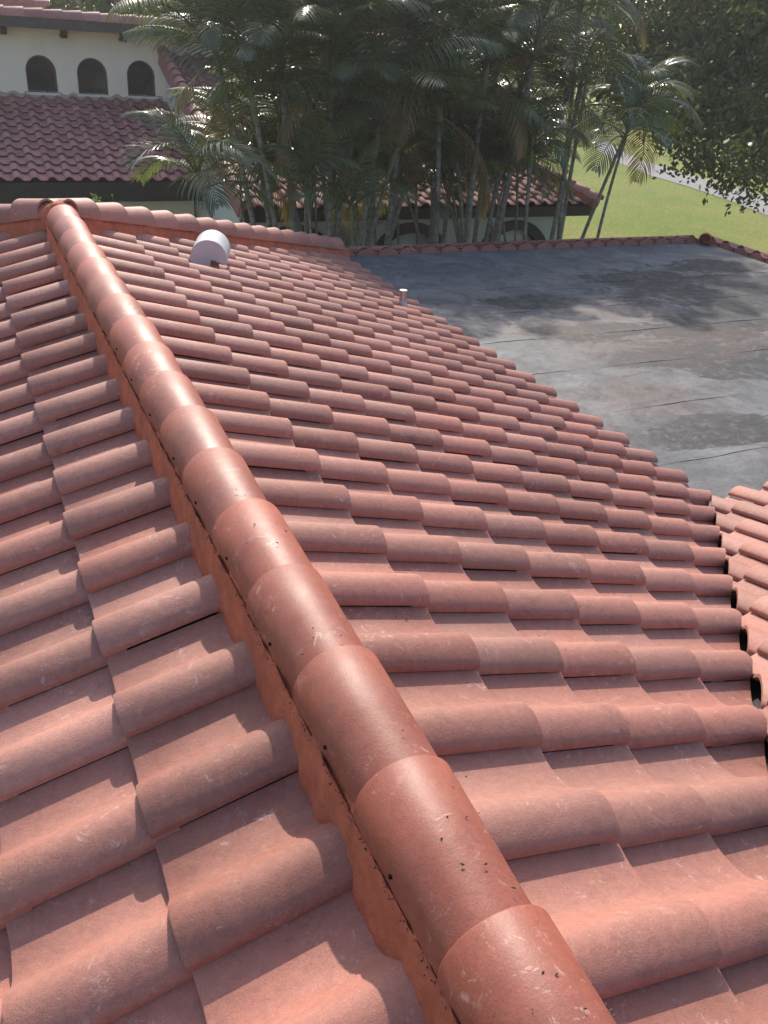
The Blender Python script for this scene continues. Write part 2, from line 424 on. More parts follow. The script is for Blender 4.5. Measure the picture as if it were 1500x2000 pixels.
def cap_run(parent, name, start, fwd, stops, me, tilt=.03, jit=1.0):
    """a cap whose wide end is at start+fwd*s for each s in stops"""
    fwd = Vector(fwd).normalized(); out = []
    for s in stops:
        p = Vector(start)+fwd*s+Vector((random.uniform(-1, 1)*.003, random.uniform(-1, 1)*.003, random.uniform(-1, 1)*.002))*jit
        mw = axis_frame(p, fwd) @ Matrix.Rotation(-tilt+random.uniform(-1, 1)*.006*jit, 4, 'Y') @ Matrix.Rotation(random.uniform(-1, 1)*.012*jit, 4, 'Z')
        out.append(obj(name, me, parent, mw))
    return out
def mortar_run(parent, name, p0, p1, top_w, top_z, bot_w, bot_z, mat='mortar', step=.02, rough=.006):
    p0 = Vector(p0); p1 = Vector(p1); L = (p1-p0).length; fw = (p1-p0)/L
    m = axis_frame(p0, fw); n = max(2, int(L/step)); V = []; F = []
    prof = [(bot_w, bot_z), (bot_w*.97, bot_z*.55+top_z*.45), (bot_w*.55+top_w*.45, top_z*.75+bot_z*.25), (top_w, top_z), (top_w*.75, top_z+.035), (0, top_z+.05)]
    prof = prof + [(-w, z) for w, z in reversed(prof[:-1])]
    c = len(prof); ph = rng.uniform(0, 6.28, (c, 3))
    for i in range(n+1):
        s = L*i/n
        for j, (w, z) in enumerate(prof):
            r = rough*(math.sin(s*21+ph[j,0])*.5+math.sin(s*47+ph[j,1])*.35+random.uniform(-.5, .5))
            q = w+math.copysign(r, w if w else 1)
            V.append(m @ Vector((s, q, z+(random.uniform(-.4, .4)*rough if 0 < j < c-1 else 0))))
    for i in range(n):
        for j in range(c-1): F.append((i*c+j, (i+1)*c+j, (i+1)*c+j+1, i*c+j+1))
    F.append(tuple(range(c))); F.append(tuple(range(n*c+c-1, n*c-1, -1)))
    me = mesh_from(name, V, F, MT[mat], True, 60); fix_normals(me); return obj(name, me, parent)

def slab_poly(name, pts, mat, parent=None, thick=.05, smooth=False):
    """convex/concave polygon with thickness straight down"""
    n = len(pts); V = [tuple(p) for p in pts]+[(p[0], p[1], p[2]-thick) for p in pts]
    F = [tuple(range(n)), tuple(range(2*n-1, n-1, -1))]+[(i, n+i, n+(i+1) % n, (i+1) % n) for i in range(n)]
    me = mesh_from(name, V, F, MT[mat], smooth); fix_normals(me); return obj(name, me, parent)

# ================================================================== ground
G = -4.2
gme = mesh_from('lawn', [(-250,-150,G),(450,-150,G),(450,600,G),(-250,600,G)], [(0,1,2,3)], MT['lawn'], False)
tag(obj('lawn', gme), kind='structure')
near = [(1560,440),(1500,421),(1420,390),(1340,363),(1268,342),(1210,318),(1160,290),(1120,262),(1080,240),(1040,222),(1000,210)]
far = [(1560,402),(1500,384),(1420,361),(1340,338),(1262,316),(1215,296),(1175,270),(1140,250),(1105,232),(1070,217),(1030,206)]
pm = MB()
for i in range(len(near)-1):
    a, b, c, d = (at_z(*q, G+.02) for q in (near[i], near[i+1], far[i+1], far[i])); pm.add([a, b, c, d], [(0,1,2,3)])
tag(pm.obj('cart_path', MT['path'], None, False), kind='structure')

# ================================================================== the house we stand on
T3 = math.tan(PITCH_R)
house = tag(empty('house', (0, 0, G)), 'terracotta tiled house roof in the foreground with a flat grey roof beside it', 'house')
APEX = 6.22; K_EAVE = 10; CA = math.cos(PITCH_R)
X1 = .5078; XE = X1+E_T*CA*K_EAVE; ZE = -XE*T3; YE = APEX+XE
VAL = .10                                   # valley: X = Y + VAL
DK = .085                                   # decking below the lip plane
def zr(x): return -abs(x)*T3
# decks
right_deck = slab_poly('roof_slope', [(0,-1.2,-DK),(0,APEX,-DK),(XE-.06,YE-.06,ZE-DK+.02),(XE-.06,XE-.06-VAL,ZE-DK+.02),(-1.2+VAL+1.2*0+.02,-1.1,-DK)], 'flash', house, .04)
left_deck = slab_poly('roof_slope', [(0,-1.2,-DK-.002),(0,APEX,-DK-.002),(-XE,YE,ZE-DK),(-XE,-1.2,ZE-DK)][::-1], 'flash', house, .04)
back_deck = slab_poly('roof_slope', [(0,APEX,-DK-.004),(-XE,YE,ZE-DK-.01),(XE-.06,YE-.06,ZE-DK-.01)], 'flash', house, .04)
# right slope tiles
lips = []
for n in range(-5, 33):
    y = 1.1717+W_T*n
    for k in range(0, K_EAVE+1):
        x = X1+E_T*CA*k
        lips.append((k, (x, y, -x*T3)))
hipn = Vector((1, -1, 0)).normalized(); VAL_A = Vector((1.345, 1.15, 0)); VAL_N = Vector((-(3.25-1.15), 3.33-1.345, 0)).normalized()
tile_field(right_deck, lips, (1, 0), False, 'tile', [((0, APEX, 0), hipn), (VAL_A, VAL_N), ((.05,0,0), Vector((1,0,0)))], first_len=.43, limit=235)
# left slope tiles
lips = []
for n in range(-4, 33):
    y = .9116+W_T*n
    for k in range(0, 4):
        x = -.4165-E_T*CA*k
        lips.append((k, (x, y, x*T3)))
tile_field(left_deck, lips, (-1, 0), True, 'tile', [((0, APEX, 0), Vector((-1, -1, 0)).normalized())], first_len=.34, limit=46)
# slope across the valley, running down to the far side
vs = [(XE-.06, XE-VAL-.06, ZE-DK+.018), (9.5, XE-VAL-.06, ZE-DK+.018), (9.5, -1.0, .3-DK), (-.9+.1, -.9, .27-DK)]
valley_deck = slab_poly('roof_slope', vs, 'flash', house, .04)
lips = []
for n in range(0, 20):
    x = 1.20+W_T*n
    for k in range(0, K_EAVE+1):
        y = XE-VAL-E_T*CA*k
        lips.append((k+1, (x, y, -(y+VAL)*T3)))
tile_field(valley_deck, lips, (0, 1), True, 'tile', [(VAL_A-VAL_N*.006, -VAL_N)], limit=40)

# ridge
ridge_mortar = mortar_run(house, 'ridge_mortar', (0,-.3,0), (0, APEX-.28, 0), .087, .080, .107, -.16, rough=.009)
capm = cap_mesh(.375, .100, .090, 'ridge', 24, -17)
RC = .098
caps = cap_run(ridge_mortar, 'ridge_tile', (0, 0, RC), (0, 1, 0), [.624+.3255*n for n in range(-2, 17)], capm, tilt=.030)
def bead(side, name):
    n = 420; rows = []; c = 5
    for i in range(n+1):
        y = -.2+(APEX-.1)*i/n; r = .007+.004*math.sin(y*37)*math.sin(y*13)+random.uniform(-.003, .004)
        for j in range(c):
            t = R_(40+200*j/(c-1)); rows.append((side*(.0915-r*math.cos(t)*1.1+random.uniform(-.001, .001)), y, RC-.033+r*1.5*math.sin(t-R_(90))+random.uniform(-.002, .002)))
    f = [(i*c+j, (i+1)*c+j, (i+1)*c+j+1, i*c+j+1) for i in range(n) for j in range(c-1)]
    me = mesh_from(name, rows, f, MT['crumb'], False); fix_normals(me); obj(name, me, ridge_mortar)
bead(-1, 'cement_bead'); bead(1, 'cement_bead')
# nail holes in the side of the caps
nh = MB(); nh.tube([(0,0,0), (0,.004,0)], .0042, 8); nhm = mesh_from('nail_hole', nh.v, nh.f, MT['black'])
for c in caps[:12]:
    mw = parent_world(c) @ Matrix.Translation((-.16+random.uniform(-.03,.03), .0945, .012)) @ Matrix.Rotation(R_(4), 4, 'X')
    o = obj('nail_hole', nhm, c, mw)
# hips
hipm = cap_mesh(.40, .118, .088, 'ridge_pale', 20)
d_r = Vector((1, 1, -T3)); d_l = Vector((-1, 1, -T3)); LH = d_r.normalized()
for dd, cnt in ((d_r, 15), (d_l, 15)):
    u = dd.normalized(); a0 = Vector((0, APEX-.05, 0)); end = a0+u*(.20+.328*cnt-.02)
    hm = mortar_run(house, 'hip_mortar', a0+u*.02, end, .086, .055, .118, -.15, rough=.007)
    cap_run(hm, 'hip_tile', a0+Vector((0, 0, .080)), u, [.30+.328*i for i in range(cnt)], hipm, tilt=.028)
# apex closing mortar where ridge and hips meet
bmx = bmesh.new(); bmesh.ops.create_uvsphere(bmx, u_segments=20, v_segments=12, radius=.105)
for v in bmx.verts: v.co = Vector((v.co.x*1.1, v.co.y*.9, v.co.z*1.02))+Vector((random.uniform(-1,1), random.uniform(-1,1), random.uniform(-1,1)))*.004
mex = bpy.data.meshes.new('apex_mortar'); bmx.to_mesh(mex); bmx.free(); mex.materials.append(MT['mortar']); mex.shade_smooth()
obj('apex_mortar', mex, house, Matrix.Translation((0, APEX-.14, .060)))
# flat roof
FZ = -1.27; FX1, FY1 = 9.62, 9.98
flat = slab_poly('flat_roof', [(XE-.35,XE-VAL-.4,FZ),(FX1,XE-VAL-.4,FZ),(FX1,FY1,FZ),(XE-.35,FY1,FZ)], 'membrane', house, .12)
# membrane seams: overlapping roll edges, slightly proud
for i, (px, py) in enumerate([(860,570),(861,621),(939,672),(1010,735),(1143,811),(1330,902)]):
    y = at_z(px, py, FZ).y; mb = MB(); n = 60; rows = []
    for j in range(n+1):
        x = XE-.3+(FX1-XE+.3)*j/n; w = math.sin(j*.7+i)*.006+random.uniform(-.004,.004)
        rows.append([(x, y+w-.004, FZ-.002), (x, y+w-.002, FZ+.0022+.0022*math.sin(j*.45+i*2)+random.uniform(-.0015,.0015)), (x, y+w+.10, FZ-.001)])
    mb.add([q for r in rows for q in r], [(j*3+c, (j+1)*3+c, (j+1)*3+c+1, j*3+c+1) for j in range(n) for c in range(2)])
    mb.obj('membrane_seam', MT['membrane'], flat)
# tiled edge round the flat roof: mansard slopes falling away, closed with mortar at the top
def edge_run(p0, along, out, count, deckname):
    along = Vector(along); out = Vector(out)
    base = MB(); L = W_T*count; n = count*12; V = []
    a = Vector(p0)
    def prof(s):
        v = s % W_T
        return .042*math.sqrt(max(0, 1-((v-.1)/.1)**2)) if v < .2 else 0
    for i in range(n+1):
        s = L*i/n; q = a+along*s; h = prof(s)
        for o_, z in ((0, FZ-.02), (.004, FZ+.042+h), (.06, FZ+.045+h), (.09, FZ-.02)):
            V.append(q+out*(o_+random.uniform(-1, 1)*.003)+Vector((0, 0, z-a.z)))
    F = [(i*4+c, (i+1)*4+c, (i+1)*4+c+1, i*4+c+1) for i in range(n) for c in range(3)]
    me = mesh_from('edge_mortar', V, F, MT['tile'], True, 50); fix_normals(me); em = obj('edge_mortar', me, house)
    for i in range(count):
        q = a+along*(W_T*i+.26)-out*.003+Vector((0, 0, FZ+.018-a.z))
        w = MB(); w.tube([q, q-out*.006], .011, 7); w.obj('weep_hole', MT['black'], em)
        s0 = a+along*(W_T*i+.215)+Vector((0, 0, FZ+.047-a.z)); s1 = s0+along*.07
        t = MB(); t.tube([s0+out*.003-out*.005, s1-out*.002], .007, 6); t.obj('slot', MT['black'], em)
    dk = slab_poly(deckname, [a+out*.05+Vector((0,0,FZ-a.z)), a+out*.05+along*L+Vector((0,0,FZ-a.z)), a+out*.7+along*L+Vector((0,0,FZ-.27-a.z)), a+out*.7+Vector((0,0,FZ-.27-a.z))], 'flash', house, .04)
    lp = []
    mirror = (Vector((0,0,1)).cross(out)).dot(along) < 0
    for i in range(count):
        for k in (0, 1):
            r = .36+E_T*CA*k
            q = a+along*(W_T*i)+out*r
            lp.append((k, (q.x, q.y, FZ+.105-r*T3)))
    tile_field(dk, lp, (out.x, out.y), mirror, 'tile', nb=8, limit=22)
edge_run((XE+.12, FY1, FZ), (1, 0, 0), (0, 1, 0), 20, 'roof_slope')
edge_run((FX1+.02, FY1-.02, FZ), (0, -1, 0), (1, 0, 0), 22, 'roof_slope')
hm = mortar_run(house, 'hip_mortar', (FX1-.02, FY1-.02, FZ+.03), (FX1+.75, FY1+.75, FZ-.22), .086, .05, .11, -.12)
cap_run(hm, 'hip_tile', (FX1-.10, FY1-.10, FZ+.085), (1, 1, -.30), [.28, .61, .94], capm, tilt=.06)
# walls, fascia
wb_ = MB(); wb_.box((-XE+.5, -1.0, G), (FX1-.2, FY1-.2, FZ-.14))
wo_ = wb_.obj('wall', MT['wall2'], house, False)
fb = MB(); fb.box((FX1-.02, -.9, FZ-.5), (FX1+.02, FY1-.3, FZ-.13)); fb.obj('fascia', MT['wood'], house, False)

# ================================================================== roof vent and pipe
vp = Vector((1.08, 6.33, -1.08*T3))
vent = tag(empty('roof_vent', vp), 'white half-round metal roof vent cap on the tiled slope below the hip', 'vent')
def vent_shell(r, h0, y0, y1, n=20):
    V = []; F = []
    out = [(-r, -h0)]+[(-r*math.cos(math.pi*i/n), r*math.sin(math.pi*i/n)) for i in range(n+1)]+[(r, -.012)]
    inn = [(x*.94, z*.94 if z > 0 else z) for x, z in out]
    c = len(out)
    for y in (y0, y1):
        for x, z in out: V.append((x, y, z))
        for x, z in inn: V.append((x, y, z))
    for j in range(c-1):
        F.append((j, j+1, 2*c+j+1, 2*c+j)); F.append((c+j+1, c+j, 3*c+j, 3*c+j+1))
        F.append((j+1, j, c+j, c+j+1)); F.append((2*c+j, 2*c+j+1, 3*c+j+1, 3*c+j))
    return V, F
vrot = Matrix.Translation(vp+Vector((-.035, 0, .088))) @ Matrix.Rotation(R_(-20), 4, 'Z') @ Matrix.Rotation(R_(15), 4, 'Y')
v, f = vent_shell(.132, .085, -.10, .24); me = mesh_from('hood', v, f, MT['white']); fix_normals(me); obj('hood', me, vent, vrot)
# front plate with a notch cut where it straddles the tile
pl = [(-.127, -.085)]+[(-.127*math.cos(math.pi*i/20), .127*math.sin(math.pi*i/20)) for i in range(21)]+[(.127, -.012), (.015, .004), (.032, -.118), (-.05, -.105)]
n = len(pl); V = [(x, -.103, z) for x, z in pl]+[(x, -.094, z) for x, z in pl]
F = [tuple(range(n)), tuple(range(2*n-1, n-1, -1))]+[(i, (i+1) % n, n+(i+1) % n, n+i) for i in range(n)]
me = mesh_from('front_plate', V, F, MT['white'], False); fix_normals(me); obj('front_plate', me, vent, vrot)
ft = MB(); ft.tube([(.05, -.09, -.095), (.052, -.12, -.125), (.055, -.16, -.15)], [.022, .02, .012], 7)
me = mesh_from('sealant_lump', ft.v, ft.f, MT['tile']); obj('sealant_lump', me, vent, vrot)
pp = Vector((3.13, 7.22, -3.13*T3-.05))
pipe = tag(empty('vent_pipe', pp), 'short shiny metal vent pipe standing near the tile edge by the flat roof', 'pipe')
pm_ = MB(); pm_.tube([pp, pp+Vector((0, 0, .20))], .034, 14, False); pm_.tube([pp+Vector((0, 0, .20)), pp], .030, 14, False); pm_.obj('stack', MT['metal'], pipe)
pm_ = MB(); pm_.tube([pp+Vector((0, 0, .185)), pp+Vector((0, 0, .203))], [.036, .038], 14); pm_.obj('rim', MT['metal'], pipe)
pm_ = MB(); pm_.tube([pp+Vector((0, 0, -.02)), pp+Vector((0, 0, .06)), pp+Vector((0, 0, .10))], [.10, .05, .036], 14); pm_.obj('mortar_collar', MT['wall4'], pipe)

# ================================================================== two-storey house at the left
def wall_with_holes(name, x0, x1, z0, z1, y, depth, holes, mat, parent):
    bm = bmesh.new(); edges = []
    def loop(pts):
        vs_ = [bm.verts.new((x, y, z)) for x, z in pts]
        for i in range(len(vs_)): edges.append(bm.edges.new((vs_[i], vs_[(i+1) % len(vs_)])))
    loop([(x0, z0), (x1, z0), (x1, z1), (x0, z1)])
    for h in holes: loop(h)
    bmesh.ops.triangle_fill(bm, use_beauty=True, edges=edges)
    r = bmesh.ops.extrude_face_region(bm, geom=bm.faces[:])
    for g in r['geom']:
        if isinstance(g, bmesh.types.BMVert): g.co.y += depth
    bmesh.ops.recalc_face_normals(bm, faces=bm.faces)
    me = bpy.data.meshes.new(name); bm.to_mesh(me); bm.free(); me.materials.append(MT[mat]); return obj(name, me, parent)
def arch_pts(cx, zb, zt, hw, n=18):
    zc = zt-hw
    return [(cx-hw, zb), (cx+hw, zb)]+[(cx+hw*math.cos(math.pi*i/n), zc+hw*math.sin(math.pi*i/n)) for i in range(n+1)]
WY = 21.1
villa = tag(empty('two_storey_house', (0, WY, G)), 'cream two-storey house with three small arched windows above a red tiled lower roof', 'house')
wins = [(1.375, .30), (2.40, .31), (3.42, .30)]
wall_with_holes('wall', -9, 14, G, .80, WY, .28, [arch_pts(c, -.50, .20, hw) for c, hw in wins], 'wall', villa)
for c, hw in wins:
    mb = MB(); a = arch_pts(c, -.49, .19, hw+.0)
    mb.add([(x, WY+.10, z) for x, z in a], [tuple(range(len(a)))]); w = mb.obj('window', MT['glass'], villa, False)
    mb = MB(); o1 = arch_pts(c, -.495, .195, hw-.004); i1 = arch_pts(c, -.465, .168, hw-.03); n = len(o1)
    mb.add([(x, WY+.06, z) for x, z in o1]+[(x, WY+.06, z) for x, z in i1]+[(x, WY+.10, z) for x, z in o1]+[(x, WY+.10, z) for x, z in i1],
           [(i, (i+1) % n, n+(i+1) % n, n+i) for i in range(n)]+[(n+i, n+(i+1) % n, 3*n+(i+1) % n, 3*n+i) for i in range(n)])
    mb.obj('frame', MT['wood2'], w, False)
    mb = MB(); mb.box((c-hw-.03, WY-.03, -.545), (c+hw+.03, WY+.08, -.502)); mb.obj('sill', MT['wall2'], w, False)
# upper eave
EX0, EX1 = -8, 13.5
up_slab = slab_poly('roof_slope', [(EX0, 20.62, .86), (EX1, 20.62, .86), (EX1, 24.5, .875), (EX0, 24.5, .875)], 'tile_old', villa, .10)
mb = MB(); mb.box((EX0, 20.53, .70), (EX1, 20.57, .895)); mb.obj('fascia', MT['wood2'], villa, False)
mb = MB(); mb.box((EX0, 20.60, .80), (EX1, WY+.1, .83)); mb.obj('soffit', MT['wall'], villa, False)
mb = MB(); mb.box((EX0, WY-.16, .62), (EX1, WY-.003, .797)); mb.obj('cornice', MT['wall'], villa, False)
capo = cap_mesh(.42, .158, .138, 'tile_old', 16)
cap_run(up_slab, 'eave_tile', (0, 20.66, .905), (1, 0, 0), [-6.1+.362*i for i in range(48)], capo, tilt=.03)
for x in (-1.6, -.44, .73, 1.87, 3.05, 4.22, 5.4, 6.6):
    mb = MB(); V = [(x-.055,WY-.42,.80),(x+.055,WY-.42,.80),(x+.055,WY-.42,.66),(x-.055,WY-.42,.66),(x-.055,WY-.36,.55),(x+.055,WY-.36,.55),
                    (x-.055,WY,.80),(x+.055,WY,.80),(x+.055,WY,.55),(x-.055,WY,.55)]
    mb.add(V, [(0,3,2,1),(3,4,5,2),(4,9,8,5),(0,1,7,6),(1,2,5,8,7),(0,6,9,4,3),(6,7,8,9)]); mb.obj('corbel', MT['wood'], villa, False)
# a further ridge behind the upper eave
mort = mortar_run(villa, 'ridge_mortar', (-6, 25.0, 1.02), (2.0, 25.0, 1.02), .10, .03, .14, -.3, 'tile', .1)
cap_run(mort, 'ridge_tile', (0, 25.0, 1.06), (1, 0, 0), [2.1-.36*i for i in range(16)], cap_mesh(.42, .13, .112, 'tile', 14), tilt=.03)
# lower roof
LYE, LZE = 17.8, -1.665
lower = slab_poly('roof_slope', [(-9, LYE+.05, LZE-.07), (3.86, LYE+.05, LZE-.07), (3.86, WY, LZE-.07+(WY-LYE-.05)*T3), (-9, WY, LZE-.07+(WY-LYE-.05)*T3)], 'flash', villa, .05)
lips = []
for n in range(-22, 12):
    x = .38+W_T*n
    if x+.3 > 3.98: continue
    for k in range(0, 12):
        y = LYE+E_T*CA*k
        if y < WY+.1: lips.append((k+1, (x, y, LZE+(y-LYE)*T3)))
tile_field(lower, lips, (0, -1), False, 'tile_old', [((0, WY-.01, 0), Vector((0,-1,0)))], nb=10, limit=170)
mb = MB(); mb.box((-9, LYE+.03, LZE-.42), (3.86, LYE+.07, LZE-.075)); mb.obj('fascia', MT['wood'], villa, False)
# flaking mortar bed where lower tiles meet the wall
mb = MB(); n = 300
for i in range(n+1):
    x = -6+9.86*i/n; zt = LZE+(WY-LYE)*T3+.055+.028*math.cos((x-.48)*2*math.pi/W_T)+random.uniform(-.008,.008)
    mb.v += [(x, WY-.012, zt-.16), (x, WY-.02, zt), (x, WY-.001, zt+.012)]
mb.f = [(i*3+c, (i+1)*3+c, (i+1)*3+c+1, i*3+c+1) for i in range(n) for c in range(2)]
mb.obj('wall_mortar', MT['wall3'], villa)
# porch wall under the lower roof
mb = MB(); mb.box((1.05, LYE+.9, G), (3.9, LYE+1.1, LZE-.1)); mb.box((-9, LYE+2.4, G), (1.05, LYE+2.5, LZE+.5)); mb.obj('porch_wall', MT['wall'], villa, False)
mb = MB(); mb.box((.62, LYE+.2, G), (.86, LYE+.42, LZE-.2)); mb.obj('porch_post', MT['wood'], villa, False)

# ================================================================== arched garden wing
AY, AZ, AX0, AX1 = 15.0, -1.66, 3.92, 11.5
wing = tag(empty('garden_wing', (8, AY+.5, G)), 'white walled wing with dark arches and a tiled roof behind the palms', 'house')
TOPY = 21.1; topz = AZ+(TOPY-AY)*T3
wd = slab_poly('roof_slope', [(AX0, AY+.05, AZ-.07), (AX1-.05, AY+.05, AZ-.07), (AX1-.05-(TOPY-AY)/1.6, TOPY, topz-.09), (AX0, TOPY, topz-.09)], 'flash', wing, .05)
lips = []
for n in range(0, 26):
    x = AX0+.16+W_T*n
    for k in range(0, 21):
        y = AY+E_T*CA*k
        if y < TOPY: lips.append((k+1, (x, y, AZ+(y-AY)*T3)))
tile_field(wd, lips, (0, -1), False, 'tile_wing', [((AX1, AY, 0), Vector((-1.6, -1, 0)).normalized())], nb=8, limit=130)
slab_poly('roof_slope', [(AX1, AY, AZ-.05), (AX1, AY+9, AZ-.05), (AX1-(TOPY-AY)/1.6, TOPY, topz-.05)], 'tile_old', wing, .05)
hipd = Vector((-(TOPY-AY)/1.6, TOPY-AY, topz-AZ)); hl = hipd.length; hu = hipd.normalized()
hm2 = mortar_run(wing, 'hip_mortar', (AX1, AY, AZ), Vector((AX1, AY, AZ))+hipd, .09, .03, .12, -.12, 'mortar', .1)
cap_run(hm2, 'hip_tile', Vector((AX1, AY, AZ+.06))+hipd, -hu, [hl+.06-.34*i for i in range(20)], cap_mesh(.40, .12, .105, 'tile_old', 12), tilt=.03)
slope_u = Vector((0, -1, -T3)).normalized()
rk = mortar_run(wing, 'rake_mortar', (AX0, TOPY-.1, topz-.03), (AX0, AY+.06, AZ), .10, .02, .12, -.2, 'tile_old', .1)
cap_run(rk, 'rake_tile', (AX0, TOPY, topz+.03), slope_u, [.18+.315*i for i in range(21)], cap_mesh(.40, .135, .105, 'tile', 14), tilt=.03)
mb = MB(); mb.box((AX0-.02, AY+.03, AZ-.27), (AX1-.05, AY+.07, AZ-.075)); mb.box((AX1-.09, AY+.07, AZ-.27), (AX1-.05, AY+8, AZ-.075)); mb.obj('fascia', MT['wood'], wing, False)
# gable wall closing the left side
V = [(AX0+.03, AY+.55, G), (AX0+.03, TOPY-.02, G), (AX0+.03, TOPY-.02, topz-.12), (AX0+.03, AY+.55, AZ-.12+.55*T3)]
V2 = [(x+.2, y, z) for x, y, z in V]
mb = MB(); mb.add(V+V2, [(0,1,2,3),(7,6,5,4),(0,3,7,4),(3,2,6,7)]); mb.obj('gable_wall', MT['wall2'], wing, False)
# buttress wing wall with a curved edge in front of the gable
bt = [(AY+.5, G)]+[(AY+.5-1.35*math.cos(R_(90)*i/10)**1.0*(1) if False else AY+.5-1.25*(1-math.sin(R_(90)*i/10)), G+2.35*(1-math.cos(R_(90)*i/10))) for i in range(11)]
n = len(bt); V = [(AX0+.02, y, z) for y, z in bt]+[(AX0+.24, y, z) for y, z in bt]
mb = MB(); mb.add(V, [tuple(range(n)), tuple(range(2*n-1, n-1, -1))]+[(i, (i+1) % n, n+(i+1) % n, n+i) for i in range(n)]); mb.obj('buttress', MT['wall2'], wing, False)
holes = []
AWY = AY+.5; arches = [(5.0, .80), (7.45, .80), (9.88, .80)]
def big_arch(cx, r, zc=-3.03, n=24): return [(cx-r, G+.3), (cx+r, G+.3)]+[(cx+r*math.cos(math.pi*i/n), zc+r*math.sin(math.pi*i/n)) for i in range(n+1)]
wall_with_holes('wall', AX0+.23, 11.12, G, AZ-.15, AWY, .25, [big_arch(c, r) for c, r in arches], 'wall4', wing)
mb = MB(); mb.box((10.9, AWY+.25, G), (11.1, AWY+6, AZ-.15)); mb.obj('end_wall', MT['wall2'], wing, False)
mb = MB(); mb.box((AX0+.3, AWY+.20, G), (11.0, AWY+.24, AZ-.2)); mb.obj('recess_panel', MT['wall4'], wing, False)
for c, r in arches:
    o1 = big_arch(c, r+.15); i1 = big_arch(c, r-.05); n = len(o1)
    mb = MB(); mb.add([(x, AWY-.045, z) for x, z in o1]+[(x, AWY-.045, z) for x, z in i1]+[(x, AWY+.0, z) for x, z in o1]+[(x, AWY+.18, z) for x, z in i1],
        [(i, i+1, n+i+1, n+i) for i in range(1, n-1)]+[(n+i, n+i+1, 3*n+i+1, 3*n+i) for i in range(1, n-1)]+[(i+1, i, 2*n+i, 2*n+i+1) for i in range(1, n-1)])
    mb.obj('arch_trim', MT['wood'], wing, True, 30)

# ================================================================== palms
def frond_geo(L, npair, droop, leaf_len, seed, fold=.5, hang=.55):
    """local: rachis starts at origin heading +x and up, bends down. returns leaflets+rachis"""
    r = random.Random(seed); mb = MB(); pts = []
    ang = droop[0]; p = Vector((0, 0, 0)); n = 22
    for i in range(n+1):
        pts.append(p.copy()); s = i/n
        a = droop[0]+(droop[1]-droop[0])*(s**1.25)
        p = p+Vector((math.cos(a), math.sin(s*2+seed)*.04, math.sin(a)))*(L/n)
    mb.tube(pts, [.016*(1-.85*i/n) for i in range(n+1)], 5)
    for i in range(npair):
        s = .16+.84*(i+.5)/npair; f = s*n; j = min(int(f), n-1); q = pts[j].lerp(pts[j+1], f-j); t = (pts[j+1]-pts[j]).normalized()
        side = t.cross(Vector((0, 0, 1))).normalized(); up = side.cross(t)
        for sg in (-1, 1):
            prof = (math.sin(math.pi*min(1, .18+s*.82))**.55)
            ll = leaf_len*prof*r.uniform(.88, 1.08)*(1.0 if s < .93 else .7)
            fwd = .45+.55*s+r.uniform(-.08, .08)
            d0 = (side*sg*math.cos(fold)+up*math.sin(fold)*.9+t*fwd).normalized()
            wv = t.cross(d0).cross(d0).normalized()
            wdt = .0115*r.uniform(.8, 1.2); nseg = 4; c = q.copy(); d = d0.copy(); L_ = []; 
            for m in range(nseg+1):
                u = m/nseg; w = wdt*(math.sin(math.pi*(.12+.86*u))**.7 if m < nseg else .05)
                wv2 = (t - d*t.dot(d)).normalized()
                L_.append((c-wv2*w, c+wv2*w))
                d = (d+Vector((0, 0, -1))*hang*(.28+.35*u)).normalized(); c = c+d*(ll/nseg)
            mb.add([x for pr in L_ for x in pr], [(2*m, 2*m+1, 2*m+3, 2*m+2) for m in range(nseg)])
    return mb
FR = {}
def frond_meshes(kind, mat):
    out = []
    for i in range(6):
        r = random.Random(i*13+len(kind))
        L = r.uniform(1.55, 2.15); dr = (r.uniform(.5, 1.1), r.uniform(-1.25, -.35))
        if kind == 'dry': dr = (r.uniform(0, .4), -1.2); L *= .8
        if kind == 'short': L *= .62
        if kind == 'mid': L *= .72; dr = (dr[0]*.7, -1.35)
        mb = frond_geo(L, {'short': 24, 'mid': 25, 'green': 33, 'dry': 26}[kind], dr, .58 if kind != 'short' else .40, i*7+3, fold=r.uniform(.15, .6), hang=r.uniform(.35, .9) if kind != 'dry' else .8)
        me = mesh_from('frond', mb.v, mb.f, MT[mat], True, 60); out.append(me)
    return out
FR['mid'] = frond_meshes('mid', 'frond'); FR['green'] = frond_meshes('green', 'frond'); FR['dry'] = frond_meshes('dry', 'frond_dry'); FR['short'] = frond_meshes('short', 'frond'); FR['pale'] = frond_meshes('short', 'frond_pale')
